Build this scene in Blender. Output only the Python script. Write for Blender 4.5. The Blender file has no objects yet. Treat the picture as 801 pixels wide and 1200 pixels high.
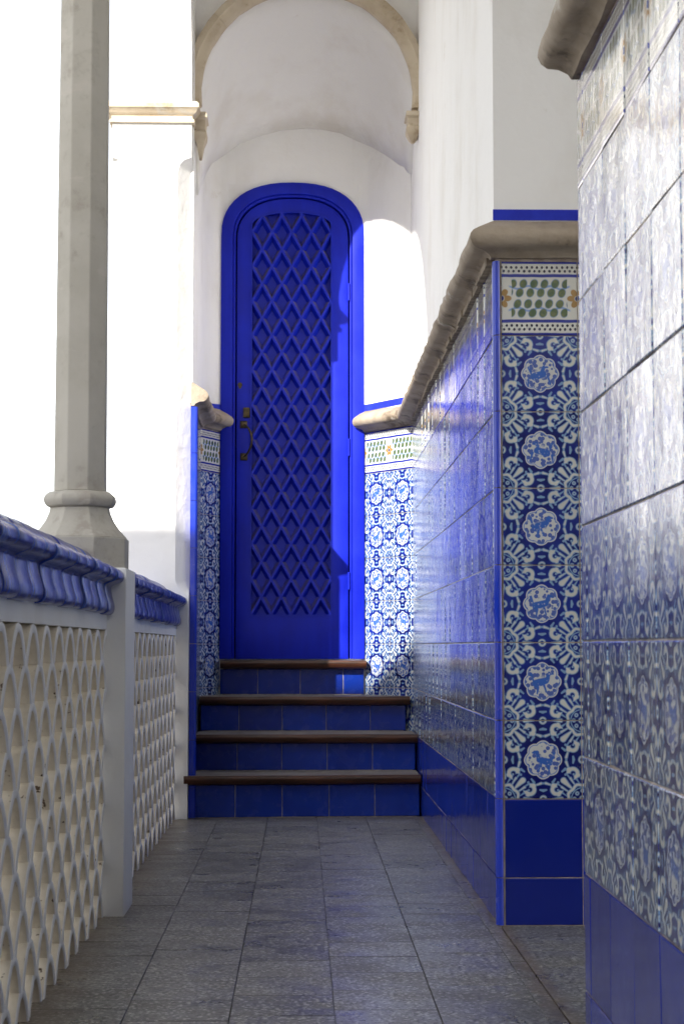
import bpy, bmesh, math, random
from mathutils import Vector, Matrix
R = math.radians
random.seed(7)
S = bpy.context.scene
COL = S.collection

# ------------------------------------------------------------------ camera, sky, sun, exposure
PITCH, YAW = 4.2354, 1.2800
cd = bpy.data.cameras.new('camera'); cam = bpy.data.objects.new('camera', cd); COL.objects.link(cam)
cd.sensor_fit = 'VERTICAL'; cd.sensor_height = 36.0; cd.lens = 2120 / 1200 * 36.0
cd.clip_start = 0.05; cd.clip_end = 3000
cam.location = (0, 0, 0.70)
cam.rotation_euler = (R(90 + PITCH), 0, R(-YAW))
cd.dof.use_dof = True; cd.dof.focus_distance = 6.5; cd.dof.aperture_fstop = 18.0
S.camera = cam

SUN_A, SUN_B = 1.50, 1.12                                   # run and drop per metre of travel across the passage
SUN_DIR = Vector((1.0, SUN_A, -SUN_B)).normalized()      # the way the light travels
w = bpy.data.worlds.new('World'); S.world = w; w.use_nodes = True
wn = w.node_tree.nodes; bg = wn['Background']
sky = wn.new('ShaderNodeTexSky'); sky.sky_type = 'NISHITA'; sky.sun_disc = False
sky.sun_elevation = math.asin(-SUN_DIR.z)
sky.sun_rotation = math.atan2(-SUN_DIR.x, -SUN_DIR.y)
sky.air_density = 1.0; sky.dust_density = 2.0; sky.ozone_density = 1.0
hs = wn.new('ShaderNodeHueSaturation'); hs.inputs['Saturation'].default_value = 0.26     # milky, hazy sky
w.node_tree.links.new(sky.outputs[0], hs.inputs['Color']); w.node_tree.links.new(hs.outputs[0], bg.inputs[0]); bg.inputs[1].default_value = 0.15
sl = bpy.data.lights.new('sun', 'SUN'); sl.energy = 4.0; sl.angle = R(0.5); sl.color = (1.0, 0.95, 0.87)
so = bpy.data.objects.new('sun', sl); COL.objects.link(so)
so.rotation_euler = SUN_DIR.to_track_quat('-Z', 'Y').to_euler()
so.location = (-6, -8, 12)
S.view_settings.view_transform = 'Standard'; S.view_settings.look = 'None'
S.view_settings.exposure = 1.48; S.view_settings.gamma = 1.0
S.cycles.max_bounces = 12; S.cycles.diffuse_bounces = 9; S.cycles.glossy_bounces = 4
S.cycles.caustics_reflective = False; S.cycles.caustics_refractive = False
S.cycles.sample_clamp_indirect = 20.0
S.cycles.use_denoising = True

# ------------------------------------------------------------------ node expression helper
class NT:
    def __init__(s, name, rough=0.5, spec=0.5):
        s.m = bpy.data.materials.new(name); s.m.use_nodes = True
        s.t = s.m.node_tree; s.b = s.t.nodes['Principled BSDF']
        s.b.inputs['Roughness'].default_value = rough
        s.b.inputs['Specular IOR Level'].default_value = spec
    def node(s, k, **kw):
        n = s.t.nodes.new(k)
        for a, v in kw.items(): setattr(n, a, v)
        return n
    def set(s, sock, v):
        if isinstance(v, V): v = v.s
        if isinstance(v, bpy.types.NodeSocket): s.t.links.new(v, sock)
        else: sock.default_value = v
    def math(s, op, a, b=None, c=None, clamp=False):
        n = s.node('ShaderNodeMath', operation=op, use_clamp=clamp)
        for i, x in enumerate((a, b, c)):
            if x is not None: s.set(n.inputs[i], x)
        return V(s, n.outputs[0])
    def coords(s, kind='Object'):
        return s.node('ShaderNodeTexCoord').outputs[kind]
    def sep(s, sock):
        n = s.node('ShaderNodeSeparateXYZ'); s.set(n.inputs[0], sock)
        return [V(s, o) for o in n.outputs]
    def comb(s, x, y, z):
        n = s.node('ShaderNodeCombineXYZ')
        for i, v in enumerate((x, y, z)): s.set(n.inputs[i], v)
        return n.outputs[0]
    def vadd(s, a, b):
        n = s.node('ShaderNodeVectorMath', operation='ADD'); s.set(n.inputs[0], a); s.set(n.inputs[1], b); return n.outputs[0]
    def noise(s, vec, scale, detail=3.0, rough=0.55, stretch=None):
        if stretch:
            mp = s.node('ShaderNodeMapping'); mp.inputs['Scale'].default_value = stretch
            s.set(mp.inputs[0], vec); vec = mp.outputs[0]
        n = s.node('ShaderNodeTexNoise'); s.set(n.inputs['Vector'], vec)
        n.inputs['Scale'].default_value = scale; n.inputs['Detail'].default_value = detail
        n.inputs['Roughness'].default_value = rough
        return V(s, n.outputs[0])
    def voro(s, vec, scale):
        n = s.node('ShaderNodeTexVoronoi'); s.set(n.inputs['Vector'], vec); n.inputs['Scale'].default_value = scale
        return V(s, n.outputs['Distance'])
    def rand(s): return V(s, s.node('ShaderNodeObjectInfo').outputs['Random'])
    def ss(s, x, lo, hi, a=0.0, b=1.0):
        n = s.node('ShaderNodeMapRange', interpolation_type='SMOOTHSTEP')
        for i, v in enumerate((x, lo, hi, a, b)): s.set(n.inputs[i], v)
        return V(s, n.outputs[0])
    def mix(s, f, a, b):
        n = s.node('ShaderNodeMix', data_type='RGBA')
        s.set(n.inputs[0], f)
        for i, v in ((6, a), (7, b)):
            if isinstance(v, tuple): v = (*v, 1.0) if len(v) == 3 else v
            s.set(n.inputs[i], v)
        return n.outputs[2]
    def color(s, c):
        if isinstance(c, tuple): c = (*c, 1.0)
        s.set(s.b.inputs['Base Color'], c)
    def rough(s, r): s.set(s.b.inputs['Roughness'], r)
    def bump(s, h, strength=0.3, dist=0.01):
        n = s.node('ShaderNodeBump'); n.inputs['Strength'].default_value = strength
        n.inputs['Distance'].default_value = dist; s.set(n.inputs['Height'], h)
        s.t.links.new(n.outputs[0], s.b.inputs['Normal']); s.t.links.new(n.outputs[0], s.b.inputs['Coat Normal'])
class V:
    def __init__(s, nt, sock): s.n = nt; s.s = sock
    def __add__(s, o): return s.n.math('ADD', s, o)
    __radd__ = __add__
    def __sub__(s, o): return s.n.math('SUBTRACT', s, o)
    def __rsub__(s, o): return s.n.math('SUBTRACT', o, s)
    def __mul__(s, o): return s.n.math('MULTIPLY', s, o)
    __rmul__ = __mul__
    def __truediv__(s, o): return s.n.math('DIVIDE', s, o)
    def abs(s): return s.n.math('ABSOLUTE', s)
    def sqrt(s): return s.n.math('SQRT', s)
    def min(s, o): return s.n.math('MINIMUM', s, o)
    def max(s, o): return s.n.math('MAXIMUM', s, o)
    def cos(s): return s.n.math('COSINE', s)
    def fract(s): return s.n.math('FRACT', s)

TP = 0.1965            # tile pitch
# ------------------------------------------------------------------ materials
def mat_plaster(name, base, stain, amount=0.35, bump=0.25):
    t = NT(name, 0.85, 0.25); c = t.coords()
    n1 = t.noise(c, 2.2, 5, 0.6); n2 = t.noise(c, 5.0, 4, 0.6, stretch=(1.0, 1.0, 0.25)); n3 = t.noise(c, 45, 3)
    f = t.ss(n1 * 0.6 + n2 * 0.4, 0.46, 0.70) * amount
    f = f.max(t.ss(t.noise(c, 3.0, 6, 0.72), 0.64, 0.70) * amount * 0.9)
    t.color(t.mix(f, base, stain))
    t.bump(n1 * 0.8 + t.noise(c, 14, 4) * 0.35 + n3 * 0.10, bump, 0.02)
    return t.m
def mat_stone(name, a, b, dark, bump=0.35, light=(0.50, 0.47, 0.42)):
    t = NT(name, 0.75, 0.3); c = t.coords()
    n1 = t.noise(c, 6, 5, 0.62); n2 = t.noise(c, 28, 4, 0.6); n3 = t.noise(c, 3.0, 6, 0.7)
    k = t.mix(t.ss(n1, 0.35, 0.65), a, b)
    k = t.mix(t.ss(n3 * 0.6 + n2 * 0.4, 0.52, 0.66) * 0.85, k, dark)
    k = t.mix(t.ss(t.noise(c, 9, 5, 0.65, stretch=(0.6, 0.6, 1.6)), 0.60, 0.67) * 0.65, k, light)
    t.color(k); t.bump(n1 * 0.5 + n2 * 0.5, bump, 0.012)
    return t.m
def mat_glaze_blue(name, lo, hi, rough=0.12, spec=0.5):
    t = NT(name, rough, spec); c = t.vadd(t.coords(), t.comb(t.rand() * 9.0, t.rand() * 5.0, 0.0))
    n = t.noise(c, 7, 3)
    t.color(t.mix(t.ss(n * 0.6 + t.rand() * 0.4, 0.25, 0.8), lo, hi))
    t.rough(t.ss(t.noise(c, 20, 4), 0.3, 0.8, rough * 0.7, rough * 1.9))
    t.bump(t.noise(c, 9, 2) + t.noise(c, 60, 2) * 0.06, 0.25, 0.006)
    return t.m
WHITE_GLAZE, PALE, DEEP = (0.62, 0.62, 0.565), (0.19, 0.32, 0.50), (0.003, 0.006, 0.105)
def mat_pattern():
    t = NT('painted_tile', 0.13, 0.5); t.b.inputs['Coat Weight'].default_value = 0.72; t.b.inputs['Coat IOR'].default_value = 1.65; t.b.inputs['Coat Roughness'].default_value = 0.14; c = t.coords(); rnd = t.rand()
    x, _, z = t.sep(c); 
    wob = t.vadd(c, t.comb(rnd * 13.0, rnd * 7.0, rnd * 3.0))
    wx = (t.noise(wob, 22, 2) - 0.5) * 0.022; wz = (t.noise(wob, 26, 2) - 0.5) * 0.022
    u = x / TP + wx; v = z / TP + wz
    p = u.abs(); q = v.abs(); m = p.max(q); n = p.min(q)
    def circ(a, b, r): dx = m - a; dy = n - b; return (dx * dx + dy * dy).sqrt() - r
    def ring(a, b, r, hw): return circ(a, b, r).abs() - hw
    def seg(x0, y0, x1, y1, r0, r1, M=m, N_=n):
        bx, by = x1 - x0, y1 - y0; L = bx * bx + by * by
        px, py = M - x0, N_ - y0
        h = t.math('MULTIPLY', px * bx + py * by, 1.0 / L, clamp=True)
        ex = px - h * bx; ey = py - h * by
        return (ex * ex + ey * ey).sqrt() - (h * (r1 - r0) + r0)
    a, b = 0.5 - m, 0.5 - n
    dc = (a * a + b * b).sqrt()
    # white brushwork
    W = ring(0.5, 0.0, 0.036, 0.013)
    H = ring(0.382, 0.172, 0.056, 0.027)
    H = H.max(circ(0.338, 0.232, 0.056) * -1.0)
    W = W.min(H)
    W = W.min(circ(0.332, 0.128, 0.036)).min(circ(0.446, 0.196, 0.030))
    W = W.min(circ(0.388, 0.186, 0.010))
    W = W.min(seg(0.318, 0.085, 0.300, 0.030, 0.012, 0.018))
    W = W.min(seg(0.385, 0.385, 0.262, 0.262, 0.006, 0.040))
    W = W.min(seg(0.425, 0.350, 0.350, 0.236, 0.005, 0.016))
    W = W.min(((dc - 0.182) + (t.math('ARCTAN2', a, b) * 8.0).cos() * 0.010).abs() - 0.021)
    W = W.min((dc - 0.030).abs() - 0.011)
    W = W.min(ring(0.5, 0.398, 0.017, 0.008)).min(ring(0.432, 0.432, 0.017, 0.008))
    W = W.min(seg(0.5, 0.115, 0.5, 0.235, 0.006, 0.024))
    # pale blue strokes
    P = seg(0.300, 0.0, 0.296, 0.045, 0.013, 0.006)
    P = P.min(seg(0.245, 0.150, 0.285, 0.120, 0.010, 0.016))
    P = P.min(seg(0.392, 0.0, 0.385, 0.040, 0.017, 0.010))
    P = P.min(seg(0.465, 0.300, 0.425, 0.245, 0.004, 0.012))
    P = P.min(seg(0.392, 0.300, 0.310, 0.190, 0.004, 0.010))
    P = P.min(circ(0.288, 0.190, 0.014))
    P = P.min((dc - 0.140).abs() - 0.006)
    deep = t.mix(t.ss(t.noise(wob, 30, 3) * 0.7 + rnd * 0.3, 0.3, 0.75), DEEP, (0.008, 0.022, 0.24))
    k = t.mix(t.ss(P, -0.006, 0.008, 1.0, 0.0), deep, PALE)
    k = t.mix(t.ss(W, -0.004, 0.010, 1.0, 0.0), k, PALE)
    wg_ = t.mix(t.math('FRACT', rnd * 5.1), WHITE_GLAZE, (0.53, 0.53, 0.50))
    k = t.mix(t.ss(W, -0.015, 0.000, 1.0, 0.0), k, wg_)
    # central medallion with a small painted beast
    sg = t.ss(rnd, 0.49, 0.51, -1.0, 1.0)
    u2 = u * sg; v2 = v + t.ss(t.math('FRACT', rnd * 7.3), 0.0, 1.0, -0.02, 0.02)
    dm = (u * u + v * v).sqrt(); ang = t.math('ARCTAN2', v, u)
    D = dm - ((ang * 4.0).cos().abs() * 0.028 + 0.218)
    vv = t.voro(wob, 92)
    k = t.mix(t.ss(D, -0.004, 0.006, 1.0, 0.0), k, (0.56, 0.58, 0.57))
    spots = t.ss(vv, 0.44, 0.56, 1.0, 0.0) * t.ss(dm, 0.03, 0.10) * t.ss(D, -0.022, -0.012, 1.0, 0.0)
    k = t.mix(spots * 0.9, k, (0.02, 0.07, 0.36))
    k = t.mix(t.ss((D + 0.020).abs(), 0.004, 0.011, 0.75, 0.0), k, (0.10, 0.20, 0.50))
    lean = t.ss(t.math('FRACT', rnd * 3.7), 0.0, 1.0, -0.06, 0.06)
    B = seg(-0.075, -0.02, 0.045, 0.015, 0.050, 0.042, u2, v2)
    B = B.min(seg(0.050, 0.030, 0.075 , 0.105, 0.030, 0.022, u2 + lean * 0.4, v2))
    B = B.min(seg(0.075, 0.105, 0.125, 0.100, 0.024, 0.012, u2 + lean * 0.4, v2))
    B = B.min(seg(-0.085, -0.05, -0.100, -0.150, 0.018, 0.010, u2 + lean, v2))
    B = B.min(seg(0.045, -0.02, 0.080, -0.130, 0.016, 0.010, u2 - lean, v2))
    B = B.min(seg(-0.110, 0.00, -0.145, 0.095, 0.010, 0.018, u2, v2))
    k = t.mix(t.ss(B, -0.008, 0.008, 1.0, 0.0) * t.ss(t.voro(wob, 130), 0.10, 0.40, 0.35, 1.0), k, (0.035, 0.12, 0.46))
    t.color(k)
    wear = t.noise(wob, 16, 4)
    t.rough(t.ss(wear, 0.35, 0.8, 0.13, 0.32))
    t.bump(t.noise(wob, 8, 2) * 0.8 + t.noise(wob, 38, 2) * 0.16 + t.noise(wob, 120, 3) * 0.11, 0.34, 0.006)
    return t.m
BH = 0.194            # height of a border tile
def mat_border():
    t = NT('painted_border_tile', 0.13, 0.5); t.b.inputs['Coat Weight'].default_value = 0.72; t.b.inputs['Coat IOR'].default_value = 1.65; t.b.inputs['Coat Roughness'].default_value = 0.14; c = t.coords(); rnd = t.rand()
    x, _, z = t.sep(c)
    wob = t.vadd(c, t.comb(rnd * 13.0, rnd * 7.0, 0.0))
    wx = (t.noise(wob, 24, 2) - 0.5) * 0.03
    u = x / TP + wx; w = 0.5 - z / BH + (t.noise(wob, 20, 2) - 0.5) * 0.02
    k = t.mix(t.ss(t.noise(wob, 12, 3), 0.4, 0.8) * 0.4, WHITE_GLAZE, (0.50, 0.53, 0.55))
    def dot(cu, cw, ru, rw):
        a = (u - cu) / ru; b = (w - cw) / rw
        return (a * a + b * b).sqrt()
    # vine lines
    vine = ((w - 0.5).abs() - 0.145 + (u * 22.0).cos() * 0.02).abs()
    k = t.mix(t.ss(vine, 0.008, 0.02, 0.8, 0.0) * t.ss(u.abs(), 0.38, 0.42, 1.0, 0.0), k, (0.13, 0.27, 0.60))
    leaf = None
    for i, rw in enumerate((0.305, 0.425, 0.575, 0.695)):
        sh = (0.0, 0.05, 0.08, 0.02)[i]
        cu = ((u + sh) * 7.2).fract() - 0.5
        a = cu * (1 / 0.36); b = (w - rw + cu * 0.03) * (1 / 0.058)
        d = (a * a + b * b).sqrt()
        leaf = d if leaf is None else leaf.min(d)
    inside = t.ss(u.abs(), 0.36, 0.37, 1.0, 0.0)
    g = t.mix(t.ss(t.noise(wob, 60, 2), 0.35, 0.7), (0.060, 0.105, 0.045), (0.13, 0.16, 0.055))
    k = t.mix(t.ss(leaf, 1.0, 1.22, 1.0, 0.0) * inside * 0.8, k, (0.10, 0.20, 0.36))
    k = t.mix(t.ss(leaf, 0.85, 1.0, 1.0, 0.0) * inside, k, g)
    # half flowers at the sides
    a = 0.5 - u.abs(); b = w - 0.5
    d = (a * a + b * b).sqrt(); an = t.math('ARCTAN2', b, a)
    pet = d - ((an * 3.0).cos().abs() * 0.06 + 0.075)
    k = t.mix(t.ss(pet, -0.01, 0.01, 1.0, 0.0) * t.ss(d, 0.03, 0.05), k, (0.33, 0.19, 0.05))
    k = t.mix(t.ss(d, 0.025, 0.04, 1.0, 0.0), k, (0.01, 0.02, 0.16))
    # dotted bands and blue lines
    dd = None
    for i, rw in enumerate((0.085, 0.135, 0.865, 0.915)):
        cu = (u * 15.0 + 0.5 * (i % 2)).fract() - 0.5
        a = cu * (1 / 0.26); b = (w - rw) * (1 / 0.019)
        d = (a * a + b * b).sqrt(); dd = d if dd is None else dd.min(d)
    k = t.mix(t.ss(dd, 0.85, 1.1, 1.0, 0.0), k, (0.008, 0.012, 0.06))
    aw = (w - 0.5).abs()
    for lo, hi in ((0.285, 0.325), (0.462, 0.53)):
        k = t.mix(t.ss((aw - (lo + hi) / 2).abs(), (hi - lo) / 2 - 0.004, (hi - lo) / 2 + 0.006, 1.0, 0.0), k, (0.008, 0.02, 0.27))
    t.color(k)
    t.rough(t.ss(t.noise(wob, 16, 4), 0.35, 0.8, 0.09, 0.30))
    t.bump(t.noise(wob, 8, 2) + t.noise(wob, 38, 2) * 0.1, 0.30, 0.006)
    return t.m
def mat_floor():
    t = NT('grey_terrazzo', 0.38, 0.4); c = t.coords(); rnd = t.rand()
    o = t.vadd(c, t.comb(rnd * 11.0, rnd * 5.0, 0.0))
    v = t.voro(o, 88); n = t.noise(o, 90, 4, 0.8); n2 = t.noise(o, 6, 4)
    base = t.mix(rnd, (0.135, 0.135, 0.124), (0.205, 0.204, 0.188))
    k = t.mix(t.ss(v, 0.15, 0.5, 1.0, 0.0), base, (0.50, 0.49, 0.46))
    k = t.mix(t.ss(n, 0.50, 0.58) * 1.0, k, (0.030, 0.029, 0.028))
    k = t.mix(t.ss(n2, 0.45, 0.75) * 0.25, k, (0.115, 0.10, 0.08))
    x, y, _ = t.sep(c)
    e = t.ss(y.abs() + (n2 - 0.5) * 0.01, 0.0945, 0.0985) * t.ss(t.math('FRACT', rnd * 9.7), 0.25, 0.8)
    e = e.max(t.ss(x.abs(), 0.0965, 0.0992) * 0.8) * 0.8
    k = t.mix(e, k, (0.06, 0.055, 0.05))
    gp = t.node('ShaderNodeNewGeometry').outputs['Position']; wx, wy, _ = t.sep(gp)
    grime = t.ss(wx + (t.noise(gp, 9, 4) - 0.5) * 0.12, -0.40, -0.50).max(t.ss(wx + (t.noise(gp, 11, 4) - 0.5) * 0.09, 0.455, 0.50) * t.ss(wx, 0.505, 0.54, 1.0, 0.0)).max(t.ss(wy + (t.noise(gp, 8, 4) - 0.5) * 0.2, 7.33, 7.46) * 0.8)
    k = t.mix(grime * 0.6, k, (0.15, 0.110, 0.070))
    worn = t.noise(gp, 1.6, 5, 0.6); k = t.mix(t.ss(worn, 0.52, 0.68) * 0.35, k, (0.075, 0.072, 0.066))
    t.color(k); t.rough(t.ss(n2, 0.3, 0.7, 0.26, 0.46))
    t.bump(n * 0.4 + n2, 0.15, 0.004)
    return t.m
def mat_paint_blue():
    t = NT('blue_gloss_paint', 0.45, 0.25); c = t.coords()
    n = t.noise(c, 5, 4); n2 = t.noise(c, 30, 3, stretch=(1, 1, 0.15))
    k = t.mix(t.ss(n * 0.6 + n2 * 0.4, 0.35, 0.65), (0.003, 0.010, 0.36), (0.005, 0.017, 0.46))
    t.color(k); t.rough(t.ss(n, 0.3, 0.7, 0.4, 0.55)); t.bump(n2 + n * 0.5, 0.12, 0.004)
    return t.m
def mat_lattice_paint():
    # blue paint with dust lying on every face that looks upward
    t = NT('dusty_blue_paint', 0.5, 0.25); c = t.coords()
    g = t.node('ShaderNodeNewGeometry'); nz = t.sep(g.outputs['True Normal'])[2]
    n = t.noise(c, 40, 4)
    f = t.ss(nz + (n - 0.5) * 0.2, 0.10, 0.20)
    k = t.mix(f * t.ss(t.noise(c, 14, 4), 0.3, 0.7, 0.2, 0.75), (0.005, 0.016, 0.40), (0.125, 0.105, 0.092))
    t.color(k); t.rough(t.ss(f, 0.0, 1.0, 0.42, 0.9)); t.bump(n, 0.1, 0.003)
    return t.m
def mat_lattice_tile():
    # whitewashed clay: warm cream with chips and brown spots
    t = NT('whitewashed_clay', 0.85, 0.2); c = t.coords(); rnd = t.rand()
    o = t.vadd(c, t.comb(rnd * 9.0, rnd * 4.0, rnd))
    n1 = t.noise(o, 12, 5, 0.65); n2 = t.noise(o, 34, 4, 0.7)
    k = t.mix(t.ss(n1, 0.35, 0.7), (0.72, 0.66, 0.545), (0.58, 0.52, 0.42))
    k = t.mix(t.ss(n2, 0.63, 0.68), k, (0.10, 0.065, 0.04))
    t.color(k); t.bump(n1 + n2 * 0.5, 0.4, 0.008)
    return t.m
def mat_coping():
    t = NT('streaked_blue_glaze', 0.24, 0.5); c = t.coords(); rnd = t.rand()
    o = t.vadd(c, t.comb(rnd * 3.0, rnd * 11.0, 0.0))
    n = t.noise(o, 10, 4, 0.6, stretch=(0.6, 4.0, 0.6)); n2 = t.noise(o, 60, 3)
    k = t.mix(t.ss(n, 0.42, 0.66), (0.008, 0.022, 0.22), (0.05, 0.11, 0.42))
    k = t.mix(t.ss(n * 0.7 + n2 * 0.3, 0.60, 0.72) * 0.7, k, (0.38, 0.43, 0.55))
    t.color(k); t.bump(n, 0.10, 0.004)
    return t.m
def mat_wood():
    t = NT('dark_varnished_wood', 0.38, 0.45); c = t.coords()
    n = t.noise(c, 10, 5, 0.6, stretch=(0.5, 6, 6)); n2 = t.noise(c, 7, 4)
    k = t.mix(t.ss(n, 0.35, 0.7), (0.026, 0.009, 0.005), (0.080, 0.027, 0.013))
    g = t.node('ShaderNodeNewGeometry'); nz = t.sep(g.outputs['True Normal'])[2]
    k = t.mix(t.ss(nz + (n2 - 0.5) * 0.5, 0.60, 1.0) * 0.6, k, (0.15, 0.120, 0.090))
    t.color(k); t.bump(n, 0.3, 0.004)
    return t.m
def mat_simple(name, a, b, rough, scale=8, metal=0.0, bump=0.15):
    t = NT(name, rough, 0.4); c = t.coords(); n = t.noise(c, scale, 4)
    t.color(t.mix(t.ss(n, 0.35, 0.65), a, b)); t.b.inputs['Metallic'].default_value = metal
    t.bump(n, bump, 0.004)
    return t.m
M = dict(
    white=mat_plaster('white_plaster', (0.86, 0.855, 0.84), (0.66, 0.625, 0.56), 0.5, 0.55),
    vault=mat_plaster('old_vault_plaster', (0.84, 0.83, 0.80), (0.66, 0.61, 0.53), 0.6, 0.6),
    rim=mat_plaster('limewash', (0.78, 0.79, 0.80), (0.60, 0.58, 0.55), 0.4, 0.5),
    grout=mat_simple('grout', (0.42, 0.36, 0.30), (0.26, 0.21, 0.17), 0.9, 30),
    bed=mat_simple('mortar_bed', (0.080, 0.072, 0.062), (0.13, 0.115, 0.10), 0.95, 14),
    pat=mat_pattern(), border=mat_border(),
    blue=mat_glaze_blue('deep_blue_glaze', (0.006, 0.016, 0.20), (0.010, 0.028, 0.30)),
    trim=mat_glaze_blue('bright_blue_glaze', (0.008, 0.030, 0.38), (0.012, 0.040, 0.48), 0.16),
    riser=mat_glaze_blue('riser_blue_glaze', (0.003, 0.018, 0.20), (0.004, 0.030, 0.29), 0.2, 0.25),
    cap=mat_stone('weathered_capping_stone', (0.38, 0.32, 0.25), (0.265, 0.215, 0.16), (0.075, 0.058, 0.042), 0.8),
    rib=mat_stone('pale_rib_stone', (0.58, 0.50, 0.38), (0.47, 0.385, 0.275), (0.26, 0.18, 0.10)),
    col=mat_stone('smooth_column_stone', (0.47, 0.45, 0.40), (0.42, 0.40, 0.35), (0.33, 0.30, 0.26), 0.12),
    floor=mat_floor(), paint=mat_paint_blue(), dusty=mat_lattice_paint(), clay=mat_lattice_tile(),
    coping=mat_coping(), wood=mat_wood(),
    stripe=mat_simple('blue_limewash', (0.008, 0.020, 0.42), (0.012, 0.030, 0.50), 0.7, 20),
    bronze=mat_simple('aged_bronze', (0.10, 0.075, 0.04), (0.05, 0.04, 0.025), 0.45, 60, 0.8),
    black=mat_simple('dark_gap', (0.004, 0.004, 0.008), (0.008, 0.008, 0.014), 0.8),
    mortar=mat_simple('crumbly_mortar', (0.33, 0.28, 0.22), (0.18, 0.145, 0.11), 0.95, 30, 0, 0.8),
    tread=mat_simple('worn_tread_stone', (0.24, 0.22, 0.19), (0.17, 0.15, 0.13), 0.6, 18),
    sand=mat_simple('pale_courtyard_paving', (0.36, 0.33, 0.28), (0.30, 0.27, 0.23), 0.9, 1.5),
    roof=mat_simple('roof_tiles', (0.30, 0.14, 0.09), (0.24, 0.11, 0.07), 0.85, 3),
)

# ------------------------------------------------------------------ object helpers
def mesh(name, verts, faces, mats, mi=None, smooth=False):
    me = bpy.data.meshes.new(name); me.from_pydata([tuple(v) for v in verts], [], faces)
    for m in (mats if isinstance(mats, (list, tuple)) else [mats]): me.materials.append(m)
    if mi: 
        for p, i in zip(me.polygons, mi): p.material_index = i
    bm = bmesh.new(); bm.from_mesh(me); bmesh.ops.recalc_face_normals(bm, faces=bm.faces); bm.to_mesh(me); bm.free()
    if smooth:
        for p in me.polygons: p.use_smooth = True
        if hasattr(me, 'set_sharp_from_angle'): me.set_sharp_from_angle(angle=R(smooth if smooth is not True else 40))
    me.update(); return me
def link(name, me, parent=None, loc=(0, 0, 0), rot=(0, 0, 0)):
    o = bpy.data.objects.new(name, me); COL.objects.link(o)
    o.rotation_euler = rot
    if parent is not None:
        o.parent = parent; off = base_of(parent)
        o.location = Vector(loc) - off
    else: o.location = loc
    return o
BASE = {}
def base_of(o): return BASE.get(o.name, Vector((0, 0, 0)))
def thing(name, label, cat, loc=(0, 0, 0), group=None):
    o = bpy.data.objects.new(name, None); COL.objects.link(o); o.location = loc; o.empty_display_size = 0.1
    o['label'] = label; o['category'] = cat; o['kind'] = 'thing'
    if group: o['group'] = group
    BASE[o.name] = Vector(loc); return o
class MB:
    def __init__(s): s.v = []; s.f = []; s.m = []
    def add(s, vs, fs, m=0):
        b = len(s.v); s.v += [tuple(v) for v in vs]
        for f in fs: s.f.append(tuple(i + b for i in f)); s.m.append(m)
    def box(s, x0, x1, y0, y1, z0, z1, m=0):
        s.add([(x, y, z) for x in (x0, x1) for y in (y0, y1) for z in (z0, z1)],
              [(0, 1, 3, 2), (4, 6, 7, 5), (0, 4, 5, 1), (2, 3, 7, 6), (0, 2, 6, 4), (1, 5, 7, 3)], m)
    def prism(s, poly, a, b, axis='z', m=0):
        n = len(poly)
        def P(p, t): return {'z': (p[0], p[1], t), 'x': (t, p[0], p[1]), 'y': (p[0], t, p[1])}[axis]
        s.add([P(p, a) for p in poly] + [P(p, b) for p in poly],
              [tuple(range(n)), tuple(range(2 * n - 1, n - 1, -1))] + [(i, (i + 1) % n, n + (i + 1) % n, n + i) for i in range(n)], m)
    def rings(s, rings, closed=False, cap=True, m=0):
        n = len(rings[0]); k = len(rings); b = []
        for r in rings: b += r
        f = []
        for i in range(k - 1 + (1 if closed else 0)):
            j = (i + 1) % k
            for q in range(n): f.append((i * n + q, i * n + (q + 1) % n, j * n + (q + 1) % n, j * n + q))
        if cap and not closed: f += [tuple(range(n)), tuple(range((k - 1) * n, k * n))]
        s.add(b, f, m)
    def mesh(s, name, mats, smooth=False): return mesh(name, s.v, s.f, mats, s.m, smooth)
    def obj(s, name, mats, parent=None, smooth=False, loc=None):
        # origin at the middle of the geometry's base
        xs = [v[0] for v in s.v]; ys = [v[1] for v in s.v]; zs = [v[2] for v in s.v]
        c = Vector(((min(xs) + max(xs)) / 2, (min(ys) + max(ys)) / 2, min(zs)))
        me = mesh(name, [Vector(v) - c for v in s.v], s.f, mats, s.m, smooth)
        o = link(name, me, parent, c); BASE[o.name] = c; return o
def bevel_mesh(me, w, seg=2, ang=30, sharp=50):
    bm = bmesh.new(); bm.from_mesh(me)
    es = [e for e in bm.edges if len(e.link_faces) == 2 and e.calc_face_angle(0) > R(ang)]
    bmesh.ops.bevel(bm, geom=es, offset=w, segments=seg, profile=0.6, affect='EDGES', clamp_overlap=True)
    bm.to_mesh(me); bm.free()
    for p in me.polygons: p.use_smooth = True
    if hasattr(me, 'set_sharp_from_angle'): me.set_sharp_from_angle(angle=R(sharp))

# a tile: local x along the wall, z up, y into the wall; front face sits proud at y = -TT
TT = 0.0028
_tile = {}
def tile_mesh(kind, mat, x0, x1, z0, z1, t=TT):
    key = (kind, round(x0, 4), round(x1, 4), round(z0, 4), round(z1, 4), t)
    if key not in _tile:
        e = 0.0022
        outer = [(x0, z0), (x1, z0), (x1, z1), (x0, z1)]; inner = [(x0 + e, z0 + e), (x1 - e, z0 + e), (x1 - e, z1 - e), (x0 + e, z1 - e)]
        v = [(x, -0.0003, z) for x, z in outer] + [(x, -t + 0.0014, z) for x, z in outer] + [(x, -t, z) for x, z in inner]
        f = [(8, 9, 10, 11)]
        for i in range(4):
            j = (i + 1) % 4; f += [(i, j, 4 + j, 4 + i), (4 + i, 4 + j, 8 + j, 8 + i)]
        me = mesh(kind, v, f, mat)
        for p in me.polygons[1:]: p.use_smooth = False
        _tile[key] = me
    return _tile[key]
Z0 = 0.119
ROWS_PAT = 6
BORD_Z = Z0 + TP * 7
G = 0.0012
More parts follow.
